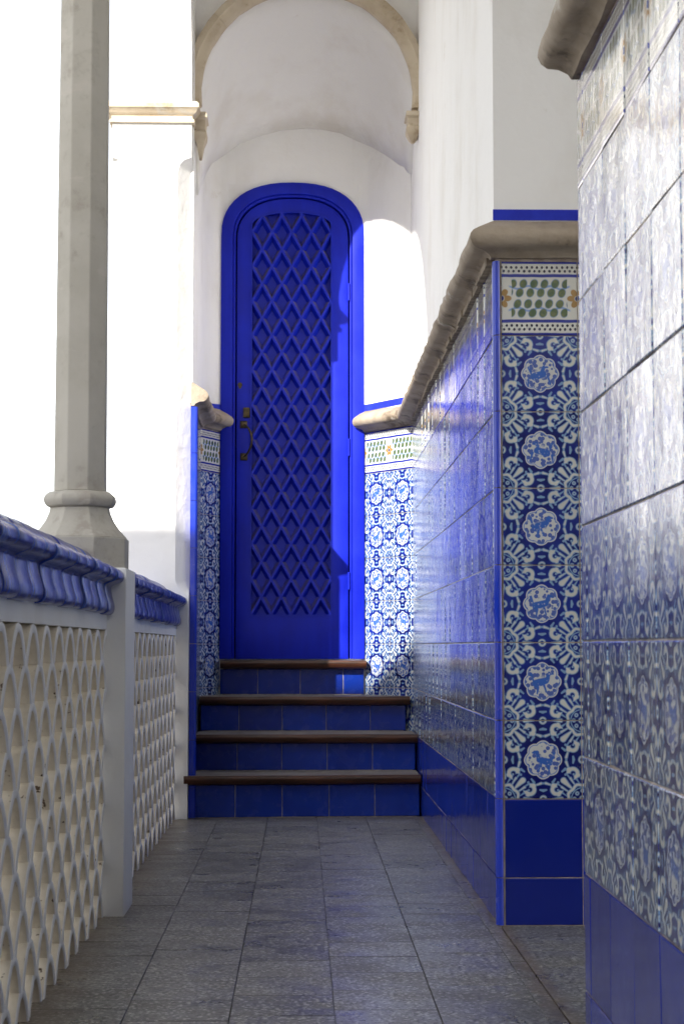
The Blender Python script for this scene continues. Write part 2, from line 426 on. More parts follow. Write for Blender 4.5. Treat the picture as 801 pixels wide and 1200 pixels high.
def tile_wall(parent, P0, P1, first_full=0.0, z_lo=0.0, base=True, flip=False, jitter=0.006):
    """tiles on the vertical plane that runs from P0 to P1 (left to right as seen from the front)."""
    P0 = Vector((*P0, 0)); P1 = Vector((*P1, 0)); d = P1 - P0; L = d.length; ang = math.atan2(d.y, d.x); d.normalize()
    k = math.floor(-first_full / TP) - 1
    while True:
        c0 = first_full + k * TP; k += 1
        if c0 + TP <= 0.004: continue
        if c0 >= L - 0.004: break
        xa, xb = max(c0, 0.0) - (c0 + TP / 2), min(c0 + TP, L) - (c0 + TP / 2)
        if xb - xa < 0.008: continue
        xa += G; xb -= G
        ctr = P0 + d * (c0 + TP / 2)
        rows = []
        if base:
            rows.append(('base_tile', M['blue'], Z0 - TP / 2, -(Z0 - TP / 2) + 0.002 - 0.0, TP / 2 - G))
            rows.append(('base_tile', M['blue'], Z0 + TP / 2, -TP / 2 + G, TP / 2 - G))
        for r in range(1, 7): rows.append(('painted_tile', M['pat'], Z0 + TP * (r + 0.5), -TP / 2 + G, TP / 2 - G))
        rows.append(('border_tile', M['border'], BORD_Z + BH / 2, -BH / 2 + G, BH / 2 - G))
        for nm, mt, zc, za, zb in rows:
            if nm == 'base_tile' and zc < Z0: za = -zc + 0.002
            if zc + zb <= z_lo + 0.01: continue
            if zc + za < z_lo: za = z_lo - zc
            o = link(nm, tile_mesh(nm, mt, xa, xb, za, zb), parent, (ctr.x, ctr.y, zc),
                     (random.gauss(0, jitter), 0, ang + random.gauss(0, jitter)))
    return ang
def trim_column(parent, x, y, ang, z_lo=0.0, r=0.016, top=BORD_Z + BH):
    """quarter-round corner trim, one piece per course; its flat backs meet the two tile planes."""
    n = 5
    zs = [z_lo] + [Z0 + TP * k for k in range(0, 8) if Z0 + TP * k > z_lo + 0.02] + [top]
    for a, b in zip(zs, zs[1:]):
        prof = [(0, 0)] + [(-r * math.cos(t), -r * math.sin(t)) for t in [i / n * math.pi / 2 for i in range(n + 1)]]
        prof = [(0, 0), (0, -r)] + [(-r * math.sin(t), -r * math.cos(t)) for t in [i / n * math.pi / 2 for i in range(1, n)]] + [(-r, 0)]
        m = MB(); m.prism(prof, G, b - a - G)
        me = m.mesh('trim_tile', M['trim'], 35)
        link('trim_tile', me, parent, (x, y, a + 0.001), (0, 0, ang))
CAP_Z = BORD_Z + BH          # 1.689
CAP = [(0.0, 0.004), (0.012, 0.004), (0.018, 0.013), (0.034, 0.021), (0.054, 0.023), (0.065, 0.031), (0.071, 0.043), (0.070, 0.055), (0.062, 0.066),
       (0.048, 0.076), (0.030, 0.087), (0.012, 0.098), (0.0, 0.104)]
def capping(parent, path, cuts, seed=0, left=True, taper_ends=False):
    """stone moulding along path (2-D points); cuts = list of (segment index, t0, t1). Outward is to the right of travel if left is False."""
    pts = [Vector((*p, 0)) for p in path]; rnd = random.Random(seed)
    nor = []
    for a, b in zip(pts, pts[1:]):
        d = (b - a).normalized(); nor.append(Vector((-d.y, d.x, 0)) if left else Vector((d.y, -d.x, 0)))
    def off(i, t):
        a, b = pts[i], pts[i + 1]; p = a.lerp(b, t)
        n = nor[i]
        if t <= 0 and i > 0: mm = (nor[i - 1] + n).normalized(); return p, mm / mm.dot(n)
        if t >= 1 and i < len(nor) - 1: mm = (nor[i + 1] + n).normalized(); return p, mm / mm.dot(n)
        return p, n
    for i, t0, t1 in cuts:
        L = (pts[i + 1] - pts[i]).length * (t1 - t0); k = max(2, int(L / 0.06))
        dn = (pts[i + 1] - pts[i]).normalized()
        rings = []
        dz = rnd.uniform(-0.003, 0.003)
        for q in range(k + 1):
            t = t0 + (t1 - t0) * q / k; p, n = off(i, t)
            if 0 < q < k or (t not in (0, 1)): pass
            ring = []
            for j, (o, z) in enumerate(CAP):
                e = rnd.uniform(-0.0022, 0.0022) if 0 < q < k and o > 0.01 else 0
                s = 1.0
                if (q == 0 and t > 0.001) or (q == k and t < 0.999): s = 0.965
                v = p + n * ((o + e) * s); ring.append((v.x, v.y, CAP_Z + z + dz + e))
            # shrink the ends a hair so that joints read
            if q == 0 and t > 0.001: ring = [(x + dn.x * 0.0015, y + dn.y * 0.0015, z) for x, y, z in ring]
            if q == k and t < 0.999: ring = [(x - dn.x * 0.0015, y - dn.y * 0.0015, z) for x, y, z in ring]
            rings.append(ring)
        m = MB(); m.rings(rings); m.obj('capping_stone', M['cap'], parent, 50)

# ------------------------------------------------------------------ the setting: ground, floor, ceiling
XR, XP = 0.483, 0.497        # near wall plane, far side wall plane
YN, YP = 3.10, 4.59          # end of the near wall, face of the pillar
YD = 8.36                    # door plane
m = MB(); m.box(-400, 400, -400, 400, -0.5, -0.12)
g = m.obj('courtyard_ground', M['sand']); g['kind'] = 'structure'
m = MB(); m.box(-0.80, 1.60, -3.2, 8.6, -0.119, -0.010)
fl = m.obj('floor', M['bed']); fl['kind'] = 'structure'
FT = 0.2
def floor_tile(x0, x1, y0, y1):
    g2 = 0.0005; hx, hy = (x1 - x0) / 2 - g2, (y1 - y0) / 2 - g2
    key = ('floor', round(hx, 4), round(hy, 4))
    if key not in _tile:
        e = 0.0010; mm = MB()
        b = [(-hx, -hy), (hx, -hy), (hx, hy), (-hx, hy)]; tt = [(-hx + e, -hy + e), (hx - e, -hy + e), (hx - e, hy - e), (-hx + e, hy - e)]
        mm.add([(x, y, -0.0095) for x, y in b] + [(x, y, -0.0008) for x, y in b] + [(x, y, 0) for x, y in tt],
               [(8, 9, 10, 11)] + sum([[(i, (i + 1) % 4, 4 + (i + 1) % 4, 4 + i), (4 + i, 4 + (i + 1) % 4, 8 + (i + 1) % 4, 8 + i)] for i in range(4)], []))
        _tile[key] = mm.mesh('floor_tile', M['floor'])
    link('floor_tile', _tile[key], fl, ((x0 + x1) / 2, (y0 + y1) / 2, random.uniform(-0.0008, 0.0001)),
         (random.gauss(0, 0.0015), random.gauss(0, 0.0015), random.gauss(0, 0.003)))
xs = [-0.535, -0.335, -0.135, 0.064, 0.264]
for i, x in enumerate(xs + [0.464]):
    off = [0.03, 0.145, 0.10, 0.05, 0.0, 0.12][i]
    x0 = x; x1 = x + FT
    if i == 5: x1 = 0.50
    y = 2.2 - off - FT
    while y < 7.5:
        floor_tile(x0, x1, y, min(y + FT, 7.52)); y += FT
for i in range(4):                                    # the side passage between wall and pillar
    for j in range(8):
        floor_tile(0.502 + i * FT, 0.502 + (i + 1) * FT, 3.02 + j * FT, 3.02 + (j + 1) * FT)
m = MB(); m.box(-0.80, 1.60, -3.2, 7.5, 4.45, 4.60)
ce = m.obj('ceiling', M['white']); ce['kind'] = 'structure'

rw = thing('back_wall', 'white wall closing the passage behind the viewer', 'wall', (0, -3.2, 0))
m = MB(); m.box(-0.79, 0.80, -3.3, -3.2, -0.1, 4.45); m.obj('plaster', M['white'], rw)
# ------------------------------------------------------------------ right: the near tiled wall
nw = thing('tiled_wall', 'tall blue and white tiled wall close by on the right, washed pale by glare', 'wall', (XR, YN, 0))
m = MB(); m.box(XR, 1.30, -3.2, YN, -0.1, 4.45); m.obj('wall_core', M['grout'], nw)
m = MB(); m.box(XR - 0.004, XR, -3.2, YN, CAP_Z + 0.02, 4.45); m.obj('plaster', M['white'], nw)
m = MB(); m.box(XR, 1.296, YN, YN + 0.003, CAP_Z + 0.02, 4.45); m.obj('plaster', M['white'], nw)
tile_wall(nw, (XR + 0.5, YN), (XR + 0.0005, YN), first_full=0.5 - TP * 3)
tile_wall(nw, (XR, YN), (XR, YN - 11 * TP - 0.06), first_full=0.062 - TP + TP)
tile_wall_far = YN - 11 * TP - 0.06
m = MB(); m.box(XR - 0.005, XR, -3.2, tile_wall_far, 0, CAP_Z); m.obj('plaster', M['white'], nw)
capping(nw, [(XR, YN), (XR, -3.2)], [(0, 0, 0.16), (0, 0.16, 0.36), (0, 0.36, 0.6), (0, 0.6, 1)], 3, left=False)

# ------------------------------------------------------------------ right: pillar and long tiled side wall
XC, YC = XP, 8.06
pw = thing('tiled_side_wall', 'blue and white tiled wall with square corner pillar, running to the stairs', 'wall', (XP, YP, 0))
m = MB(); m.box(XP, 1.45, YP, 8.9, -0.1, 4.45); m.obj('wall_core', M['grout'], pw)
m = MB()
m.box(XP - 0.004, 1.45, YP - 0.004, YP, CAP_Z + 0.02, 4.45); m.box(XP - 0.004, XP, YP, YC - 0.0, CAP_Z + 0.02, 4.45)
m.obj('plaster', M['white'], pw)
TW = 0.017
tile_wall(pw, (XP + TW - TT, YP), (1.42, YP), first_full=0.0)
tile_wall(pw, (XP, YC - 0.004), (XP, YP + TW - TT), first_full=(YC - 0.004 - YP - TW + TT) % TP - TP if False else 0.06)
trim_column(pw, XP + 0.010, YP + 0.010, 0, r=0.0178)
m = MB(); m.box(XP - 0.006, 1.45, YP - 0.007, YP - 0.004, CAP_Z + 0.106, CAP_Z + 0.134); m.obj('painted_stripe', M['stripe'], pw)
capping(pw, [(1.45, YP), (XP, YP), (XP, YC), (0.292, YD)],
        [(0, 0, 0.62), (0, 0.62, 1), (1, 0, 0.30), (1, 0.30, 0.66), (1, 0.66, 1)], 5, left=True)
m = MB()                                                # rough mortar left under the capping
rr = random.Random(2)
for k in range(23):
    y = YP + 0.02 + k * 0.148; h = rr.uniform(0.004, 0.012); o = rr.uniform(0.012, 0.022)
    m.box(XP - o, XP - 0.0002, y, y + 0.146, CAP_Z - h * 0.6, CAP_Z + 0.012 + rr.uniform(0, 0.004))
mo = m.obj('mortar_bead', M['mortar'], pw)

# ------------------------------------------------------------------ side passage end wall (behind the near wall)
ew = thing('passage_wall', 'white wall closing the side passage beside the corner pillar', 'wall', (1.45, 3.8, 0))
m = MB(); m.box(1.30, 1.42, YN + 0.004, YP - 0.012, -0.1, 4.45); m.obj('plaster', M['white'], ew)

# ------------------------------------------------------------------ the niche round the door
XL = -0.458
nc = thing('niche_wall', 'white end wall of the passage with narrow tiled dado around the door', 'wall', (0, YD, 0))
AL = (-0.378, YD); BL = (XL, 8.19); AR = (0.293, YD); BR = (XP, YC)
m = MB()
def slab(m, p, q, z0, z1, t):
    d = (Vector((*q, 0)) - Vector((*p, 0))).normalized(); n = Vector((-d.y, d.x, 0)) * t
    m.prism([p, q, (q[0] + n.x, q[1] + n.y), (p[0] + n.x, p[1] + n.y)], z0, z1)
LFR, RFR = -0.377, 0.291      # door frame edges
m = MB(); slab(m, AR, BR, 0.0, CAP_Z + 0.03, 0.05); slab(m, BL, AL, 0.0, CAP_Z + 0.03, 0.05); slab(m, (XL, 7.50), BL, 0.0, CAP_Z + 0.03, 0.05)
m.obj('wall_core', M['grout'], nc)
def shift(p, q, t):
    d = (Vector((*q, 0)) - Vector((*p, 0))).normalized(); n = Vector((d.y, -d.x, 0)) * t
    return (p[0] + n.x, p[1] + n.y), (q[0] + n.x, q[1] + n.y)
def ribbon(path, skip):
    zs = [CAP_Z + 0.02, 2.1, 2.45, 2.70, 2.86, 3.2, 3.7]; m = MB(); n = len(path); k = len(zs)
    vs = [(x, y, z) for x, y in path for z in zs]
    fs = [(i * k + j, i * k + j + 1, (i + 1) * k + j + 1, (i + 1) * k + j) for i in range(n - 1) for j in range(k - 1) if not (j < 4 and skip(i))]
    m.add(vs, fs); me = m.mesh('plaster', M['white'], 180); o = link('plaster', me, nc)
    sm = o.modifiers.new('thickness', 'SOLIDIFY'); sm.thickness = 0.03; sm.offset = 0
    es = o.modifiers.new('edges', 'EDGE_SPLIT'); es.split_angle = R(50); return o
XQ = XL + 0.004
lp = [(XQ, 7.47), (XQ, 7.9), (XQ, 8.10), (XQ + 0.003, 8.18), (XQ + 0.012, 8.25), (XQ + 0.030, 8.305), (XQ + 0.052, 8.338), (XQ + 0.077, 8.3535), (XQ + 0.110, 8.3585), (XQ + 0.150, 8.3603), (XQ + 0.20, 8.363)]
rp = [(0.19, 8.363), (0.23, 8.3603), (0.265, 8.3580), (0.292, 8.3475), (0.320, 8.314), (0.36, 8.245), (0.42, 8.150), (0.470, 8.068), (0.490, 8.034)]
nl, nr = len(lp), len(rp)
lq, rq = [p for p in lp if p[0] < -0.355], [p for p in rp if p[0] > 0.28]
for path, skip in ((lp, lambda i: i >= nl - 3), (rp, lambda i: i < 2)):
    path = [(x, y + 0.0) for x, y in path]
    off_ = []
    for i, (x, y) in enumerate(path):
        p0 = path[max(i - 1, 0)]; p1 = path[min(i + 1, len(path) - 1)]; d = Vector((p1[0] - p0[0], p1[1] - p0[1])).normalized()
        off_.append((x - d.y * 0.015, y + d.x * 0.015))
    ribbon(off_, skip)
m = MB()
m.box(-0.45, LFR + 0.02, YD, YD + 0.25, 0.6, 3.7); m.box(RFR - 0.02, 0.42, YD, YD + 0.25, 0.6, 3.7)
for k in range(20):
    xa = LFR + 0.02 + (RFR - LFR - 0.04) * k / 20; xb = LFR + 0.02 + (RFR - LFR - 0.04) * (k + 1) / 20
    hz = lambda x: 2.60 + 0.245 * (1 - abs((x + 0.043) / 0.334) ** 2.35) ** (1 / 2.35)
    m.prism([(xa, hz(xa)), (xb, hz(xb)), (xb, 3.7), (xa, 3.7)], YD, YD + 0.25, 'y')
m.box(LFR, RFR, YD + 0.06, YD + 0.25, 0.6, 2.9); m.box(-0.47, 0.47, YD + 0.001, YD + 0.24, -0.1, 0.6)
m.obj('plaster', M['white'], nc)
tile_wall(nc, AR, BR, first_full=-0.006, z_lo=0.316, base=False)
tile_wall(nc, BL, AL, first_full=-0.006, z_lo=0.46, base=False)
tile_wall(nc, (XL, 7.478), BL, first_full=0.0, base=True)
zs = [0.0] + [Z0 + TP * k for k in range(0, 8)] + [CAP_Z]
for a, b in zip(zs, zs[1:]):
    mm = MB(); mm.prism([(0, 0), (0.020, 0), (0.026, 0.004), (0.028, 0.012), (0.028, 0.028), (0, 0.028)], G, b - a - G)
    link('trim_tile', mm.mesh('trim_tile', M['trim'], 30), nc, (XL, 7.448, a + 0.001))
capping(nc, [(0.4965, YC + 0.0005), (0.292, YD)], [(0, 0, 1)], 8, left=True)
capping(nc, [(XL, 7.45), BL, AL], [(0, 0, 1), (1, 0, 1)], 9, left=False)
m = MB()
for path in (lq[2:], rq):
    pp = []
    for i, (x, y) in enumerate(path):
        p0 = path[max(i - 1, 0)]; p1 = path[min(i + 1, len(path) - 1)]; d = Vector((p1[0] - p0[0], p1[1] - p0[1])).normalized()
        pp.append(((x + d.y * 0.003, y - d.x * 0.003), (x - d.y * 0.002, y + d.x * 0.002)))
    m.rings([[(*f_, CAP_Z + 0.100), (*f_, CAP_Z + 0.130), (*b_, CAP_Z + 0.130), (*b_, CAP_Z + 0.100)] for f_, b_ in pp])
m.obj('painted_stripe', M['stripe'], nc)
# vault cell above the door: from the arched top of the walls up to the rib
back = [(-0.458, 7.62, 2.62), (-0.458, 7.80, 2.70), (-0.455, 8.17, 2.86), (-0.43, 8.24, 2.93), (-0.378, 8.35, 3.00), (-0.30, YD, 3.062), (-0.20, YD, 3.10), (-0.096, YD, 3.128),
        (0.02, YD, 3.138), (0.10, YD, 3.132), (0.185, YD, 3.115), (0.27, YD, 3.075), (0.34, 8.28, 3.02), (0.40, 8.20, 2.96), (0.45, 8.13, 2.90), (0.478, 8.09, 2.87), (0.492, 8.00, 2.82)]
RC = Vector((0.020, 7.56, 3.045)); RR = 0.483
m = MB(); n = len(back); rows = []
for i, b in enumerate(back):
    th = math.pi * (1 - i / (n - 1)); fr = Vector((RC.x + (RR + 0.015) * math.cos(th), 7.62, RC.z + (RR + 0.015) * math.sin(th)))
    row = []
    for j in range(7):
        t = j / 6; p = Vector(b).lerp(fr, t); bulge = math.sin(math.pi * t) * 0.05
        row.append((p.x, p.y + bulge * 0.2 - 0.004, p.z + bulge))
    rows.append(row)
vs = sum(rows, []); fs = [(i * 7 + j, i * 7 + j + 1, (i + 1) * 7 + j + 1, (i + 1) * 7 + j) for i in range(n - 1) for j in range(6)]
m.add(vs, fs); me = m.mesh('vault', M['vault'], 80)
vo = link('vault', me, nc)
sm = vo.modifiers.new('thickness', 'SOLIDIFY'); sm.thickness = 0.03; sm.offset = 0
# wall over the rib, closing the corridor above the niche
m = MB(); k = 24
poly = [(RC.x + (RR + 0.02) * math.cos(math.pi * i / k), RC.z + (RR + 0.02) * math.sin(math.pi * i / k)) for i in range(k + 1)]
for a, b in zip(poly, poly[1:]):
    m.prism([a, b, (b[0], 4.45), (a[0], 4.45)], 7.555, 7.66, 'y')
m.obj('spandrel', M['white'], nc)

# ------------------------------------------------------------------ stone rib with its corbels
rb = thing('stone_rib', 'weathered stone rib arching over the end of the passage', 'arch', (RC.x, RC.y, RC.z))
prof = [(-0.030, 0.055), (-0.030, 0.022), (-0.018, 0.004), (0, -0.010), (0.018, -0.022), (0.036, -0.010), (0.046, 0.004), (0.055, 0.022), (0.055, 0.055)]
prof = [(-0.06, 0.03), (-0.06, 0.004), (-0.044, -0.004), (-0.036, -0.022), (-0.014, -0.034), (0.014, -0.034), (0.036, -0.022), (0.044, -0.004), (0.06, 0.004), (0.06, 0.03)]
rnd = random.Random(4)
joints = [-8, 38, 90, 140, 187]
for a, b in zip(joints, joints[1:]):
    rings = []; kk = 10
    for q in range(kk + 1):
        th = R(a + 0.06 + (b - a - 0.12) * q / kk); ring = []
        for (py, pr) in prof:
            e = rnd.uniform(-0.002, 0.002) if 0 < q < kk else 0
            rr_ = RR + pr + e
            ring.append((RC.x + rr_ * math.cos(th), RC.y + py, RC.z + rr_ * math.sin(th)))
        rings.append(ring)
    m = MB(); m.rings(rings); m.obj('rib_stone', M['rib'], rb, 45)
for sx, x, z in ((1, 0.470, 2.96), (-1, -0.430, 2.95)):
    m = MB(); rr2 = random.Random(5 + sx)
    lv = [(0.0, 0.030, 0.060), (-0.022, 0.034, 0.066), (-0.026, 0.026, 0.052), (-0.060, 0.022, 0.044), (-0.064, 0.030, 0.050), (-0.085, 0.028, 0.046), (-0.11, 0.016, 0.030), (-0.155 if sx < 0 else -0.125, 0.006, 0.012)]
    if sx < 0: lv = [(zz * 1.25, a * 0.9, b) for zz, a, b in lv]
    rings = [[(x + sx * (0.03 - w_) * 0 + (c * w_), RC.y + s_ * d_, z + zz) for c, s_ in ((-1, -1), (1, -1), (1, 1), (-1, 1))] for zz, w_, d_ in lv]
    m.rings(rings); o = m.obj('corbel', M['rib'], rb, 30); bevel_mesh(o.data, 0.004, 2)

# ------------------------------------------------------------------ end pier of the arcade
PX0, PX1, PY = -0.790, -0.4605, 7.42
pr = thing('end_pier', 'sunlit white square pier with chamfered corners at the far end of the balustrade', 'pier', (-0.62, PY, 0))
m = MB(); rings = []
for z, c in ((-0.12, 0.001), (0.90, 0.001), (0.915, 0.020), (0.94, 0.045), (0.97, 0.056), (2.67, 0.056), (2.70, 0.048), (2.72, 0.030), (2.73, 0.001), (2.90, 0.001)):
    rings.append([(x, y, z) for x, y in ((PX0, PY + c), (PX0 + c, PY), (PX1 - c, PY), (PX1, PY + c), (PX1, 8.6), (PX0, 8.6))])
m.rings(rings); m.obj('shaft', M['white'], pr, 35)
IMP = [(0, 2.875), (0.012, 2.875), (0.012, 2.887), (0.004, 2.892), (0.004, 2.905), (0.020, 2.918), (0.026, 2.93), (0.032, 2.935), (0.032, 2.95), (0.022, 2.962), (0, 2.965)]
m = MB(); path = [(PX0, 8.5), (PX0, PY), (PX1, PY), (PX1, 7.60)]
nn = [(-1, 0), (-1, -1), (1, -1), (1, 0)]
m.rings([[(x + o * a, y + o * b, z) for o, z in IMP] for (x, y), (a, b) in zip(path, nn)])
o = m.obj('impost', M['rib'], pr, 30)

# ------------------------------------------------------------------ arcade wall with its round arches
aw = thing('arcade_wall', 'white arcade of round arches standing on the pale stone column', 'arcade', (-0.62, 4.9, 2.9))
m = MB(); SP = 2.93; TOPZ = 4.45
bays = [(5.02, PY, ), (2.50, 4.77), (-0.02, 2.25)]
def arch_bay(m, y0, y1):
    r = (y1 - y0) / 2; yc = (y0 + y1) / 2; k = 28
    for i in range(k):
        a0, a1 = math.pi * i / k, math.pi * (i + 1) / k
        p0 = (yc + r * math.cos(a0), SP + 0.88 * r * math.sin(a0)); p1 = (yc + r * math.cos(a1), SP + 0.88 * r * math.sin(a1))
        m.prism([p0, p1, (p1[0], TOPZ), (p0[0], TOPZ)], PX0, PX1, 'x')
for a, b in bays: arch_bay(m, a, b)
for a, b in ((PY, 8.6), (4.77, 5.02), (2.25, 2.50), (-3.2, -0.02)): m.box(PX0, PX1, a, b, SP if a < PY else 2.966, TOPZ)
m.obj('spandrel', M['white'], aw)
m = MB(); m.box(PX0 - 0.06, PX1 + 0.0, -3.2, 8.6, TOPZ, 5.3); m.obj('parapet', M['white'], aw)

# ------------------------------------------------------------------ stone columns on the balustrade posts
def octo(w): 
    s = w * math.tan(math.pi / 8); return [(-s, -w), (s, -w), (w, -s), (w, s), (s, w), (-s, w), (-w, s), (-w, -s)]
def stone_column(x, y, label):
    t = thing('stone_column', label, 'column', (x, y, 0.906), 'stone columns carrying the arcade')
    def part(nm, lv, smooth=25):
        m = MB(); m.rings([[(x + a, y + b, z) for a, b in octo(w_)] for w_, z in lv])
        o = m.obj(nm, M['col'], t, smooth); bevel_mesh(o.data, 0.002, 1, 20, 18); return o
    part('plinth', [(0.127, 0.906), (0.127, 0.988)])
    part('flared_base', [(0.124, 0.988), (0.119, 0.996), (0.101, 1.016), (0.088, 1.036), (0.079, 1.058), (0.076, 1.072)])
    part('ring_moulding', [(0.076, 1.072), (0.086, 1.075), (0.092, 1.084), (0.094, 1.093), (0.091, 1.103), (0.083, 1.111), (0.074, 1.115)])
    part('shaft', [(0.0675, 1.115), (0.0675, 1.13), (0.0655, 1.9), (0.063, 2.66)])
    part('capital', [(0.066, 2.66), (0.080, 2.675), (0.080, 2.69), (0.068, 2.70), (0.070, 2.74), (0.100, 2.82), (0.124, 2.85), (0.124, SP)])
CX = -0.598
stone_column(CX, 4.895, 'slim eight-sided grey stone column standing on the balustrade post')

# ------------------------------------------------------------------ balustrades
XB = -0.510
COP = [(0.010, 0.788), (0.018, 0.790), (0.024, 0.800), (0.023, 0.815), (0.014, 0.832), (0.006, 0.846), (0.006, 0.856), (0.016, 0.860), (0.034, 0.866),
       (0.043, 0.876), (0.043, 0.888), (0.034, 0.898), (0.012, 0.905), (-0.018, 0.908), (-0.026, 0.912), (-0.036, 0.934), (-0.056, 0.951), (-0.085, 0.957),
       (-0.150, 0.957), (-0.180, 0.948), (-0.196, 0.93), (-0.200, 0.905), (-0.235, 0.90), (-0.250, 0.885), (-0.235, 0.868), (-0.215, 0.85), (-0.215, 0.788)]
def smooth_profile(p, k=3):
    out = []
    for i in range(len(p) - 1):
        a, b, c, d = p[max(i - 1, 0)], p[i], p[i + 1], p[min(i + 2, len(p) - 1)]
        for q in range(k):
            t = q / k
            out.append(tuple(0.5 * (2 * b[j] + (c[j] - a[j]) * t + (2 * a[j] - 5 * b[j] + 4 * c[j] - d[j]) * t * t + (3 * b[j] - a[j] - 3 * c[j] + d[j]) * t ** 3) for j in (0, 1)))
    return out + [p[-1]]
COP = smooth_profile([(0.000, 0.782), (0.012, 0.784), (0.019, 0.793), (0.020, 0.808), (0.015, 0.826), (0.011, 0.843), (0.011, 0.856), (0.021, 0.862), (0.035, 0.868),
       (0.043, 0.878), (0.042, 0.892), (0.030, 0.902), (0.006, 0.906), (-0.020, 0.908), (-0.030, 0.914), (-0.040, 0.934), (-0.058, 0.950), (-0.085, 0.957),
       (-0.150, 0.957), (-0.185, 0.945), (-0.205, 0.92), (-0.235, 0.905), (-0.250, 0.885), (-0.235, 0.868), (-0.215, 0.85), (-0.215, 0.782)])
LW, LH, LT = 0.1848, 0.0743, 0.0150
def arc_mesh(frac0=0.0, frac1=1.0):
    key = ('arc', round(frac0, 3), round(frac1, 3))
    if key in _tile: return _tile[key]
    m = MB(); k = 12; dep = 0.045
    outer = []; inner = []
    a0, a1 = math.pi * (1 - frac0), math.pi * (1 - frac1)
    for i in range(k + 1):
        a = a0 + (a1 - a0) * i / k
        ca = math.cos(a); dd = 0.30; sh = 1 - ((math.sqrt(ca * ca + dd * dd) - dd) / (math.sqrt(1 + dd * dd) - dd)) ** 1.45
        drop = 0.007 * abs(ca) ** 12
        yo, zo = (LW / 2) * ca, LH * sh - drop
        yi, zi = (LW / 2 - 0.0225) * ca, (LH - 0.0175) * sh - drop
        outer.append((yo, zo)); inner.append((yi, zi))
    for i in range(k):
        o0, o1, i0, i1 = outer[i], outer[i + 1], inner[i], inner[i + 1]
        e = 0.004
        m.add([(0, *o0), (0, *o1), (0, *i1), (0, *i0)], [(0, 1, 2, 3)], 1)
        m.add([(0, *i0), (0, *i1), (-dep, *i1), (-dep, *i0)], [(0, 1, 2, 3)], 0)
        m.add([(0, *o0), (0, *o1), (-dep, *o1), (-dep, *o0)], [(0, 1, 2, 3)], 0)
        m.add([(-dep, *o0), (-dep, *o1), (-dep, *i1), (-dep, *i0)], [(0, 1, 2, 3)], 1)
    me = bpy.data.meshes.new('lattice_tile'); me.from_pydata(m.v, [], m.f)
    me.materials.append(M['clay']); me.materials.append(M['rim'])
    for p, i in zip(me.polygons, m.m): p.material_index = i
    bm = bmesh.new(); bm.from_mesh(me); bmesh.ops.remove_doubles(bm, verts=bm.verts, dist=1e-5)
    bmesh.ops.recalc_face_normals(bm, faces=bm.faces)
    es = [e for e in bm.edges if len(e.link_faces) == 2 and {f.material_index for f in e.link_faces} == {0, 1}]
    bmesh.ops.bevel(bm, geom=es, offset=0.0025, segments=1, affect='EDGES', clamp_overlap=True, material=1)
    bm.to_mesh(me); bm.free()
    for p in me.polygons: p.use_smooth = True
    if hasattr(me, 'set_sharp_from_angle'): me.set_sharp_from_angle(angle=R(50))
    _tile[key] = me; return me
def balustrade(y0, y1, label, y_lat0):
    t = thing('balustrade', label, 'balustrade', (XB - 0.08, (y0 + y1) / 2, 0), 'white balustrades between the posts')
    m = MB(); m.box(XB - 0.19, XB, y0, y1, 0.743, 0.784); o = m.obj('top_beam', M['rim'], t)
    for r in range(10):
        ph = 0.0 if r % 2 == 0 else LW / 2
        y = y1 + ph - LW / 2
        while y > y_lat0 - LW / 2:
            f0, f1 = 0.0, 1.0
            if y + LW / 2 > y1 + 0.001: f1 = 0.5
            link('lattice_tile', arc_mesh(f0, f1), t, (XB + random.uniform(-0.0012, 0.0012), y + random.uniform(-0.002, 0.002), r * LH),
                 (random.gauss(0, 0.012), random.gauss(0, 0.004), random.gauss(0, 0.006)))
            y -= LW
    n = round((y1 - y0) / 0.165); s = (y1 - y0) / n
    for i in range(n):
        m = MB(); a, b = -s / 2 + 0.0012, s / 2 - 0.0012
        cp = [(XB + o, z - 0.788) for o, z in COP]
        e = 0.003
        ccx = XB - 0.1; 
        sh = lambda f: [(ccx + (x - ccx) * f, 0.08 + (z - 0.08) * f) for x, z in cp]
        m.rings([[(x - XB, a, z) for x, z in sh(0.995)], [(x - XB, a + e, z) for x, z in cp], [(x - XB, b - e, z) for x, z in cp], [(x - XB, b, z) for x, z in sh(0.995)]])
        link('coping_tile', m.mesh('coping_tile', M['coping'], 35) if i == 0 else cmesh, t,
             (XB + random.uniform(-0.003, 0.003), y0 + s * (i + 0.5), 0.788 + random.uniform(-0.0025, 0.0025)), (random.gauss(0, 0.003), random.gauss(0, 0.006), random.gauss(0, 0.004)))
        if i == 0: cmesh = t.children[-1].data if t.children else bpy.data.objects[-1].data
        if i == 0:
            cmesh = [ob for ob in COL.objects if ob.name.startswith('coping_tile')][-1].data
    return t
balustrade(2.50, 4.77, 'nearer white lattice balustrade with streaked blue coping, left foreground', 1.9 + 0.6)
balustrade(5.02, PY, 'farther white lattice balustrade with blue coping between post and pier', 5.02)
def post(y0, y1, label):
    t = thing('balustrade_post', label, 'post', ((-0.46 - 0.74) / 2, (y0 + y1) / 2, 0), 'balustrade posts')
    m = MB(); m.box(-0.74, -0.4595, y0, y1, -0.01, 0.906)
    o = m.obj('shaft', M['rim'], t); bevel_mesh(o.data, 0.008, 2)
post(4.77, 5.02, 'plain white square post under the stone column, between the two balustrades')

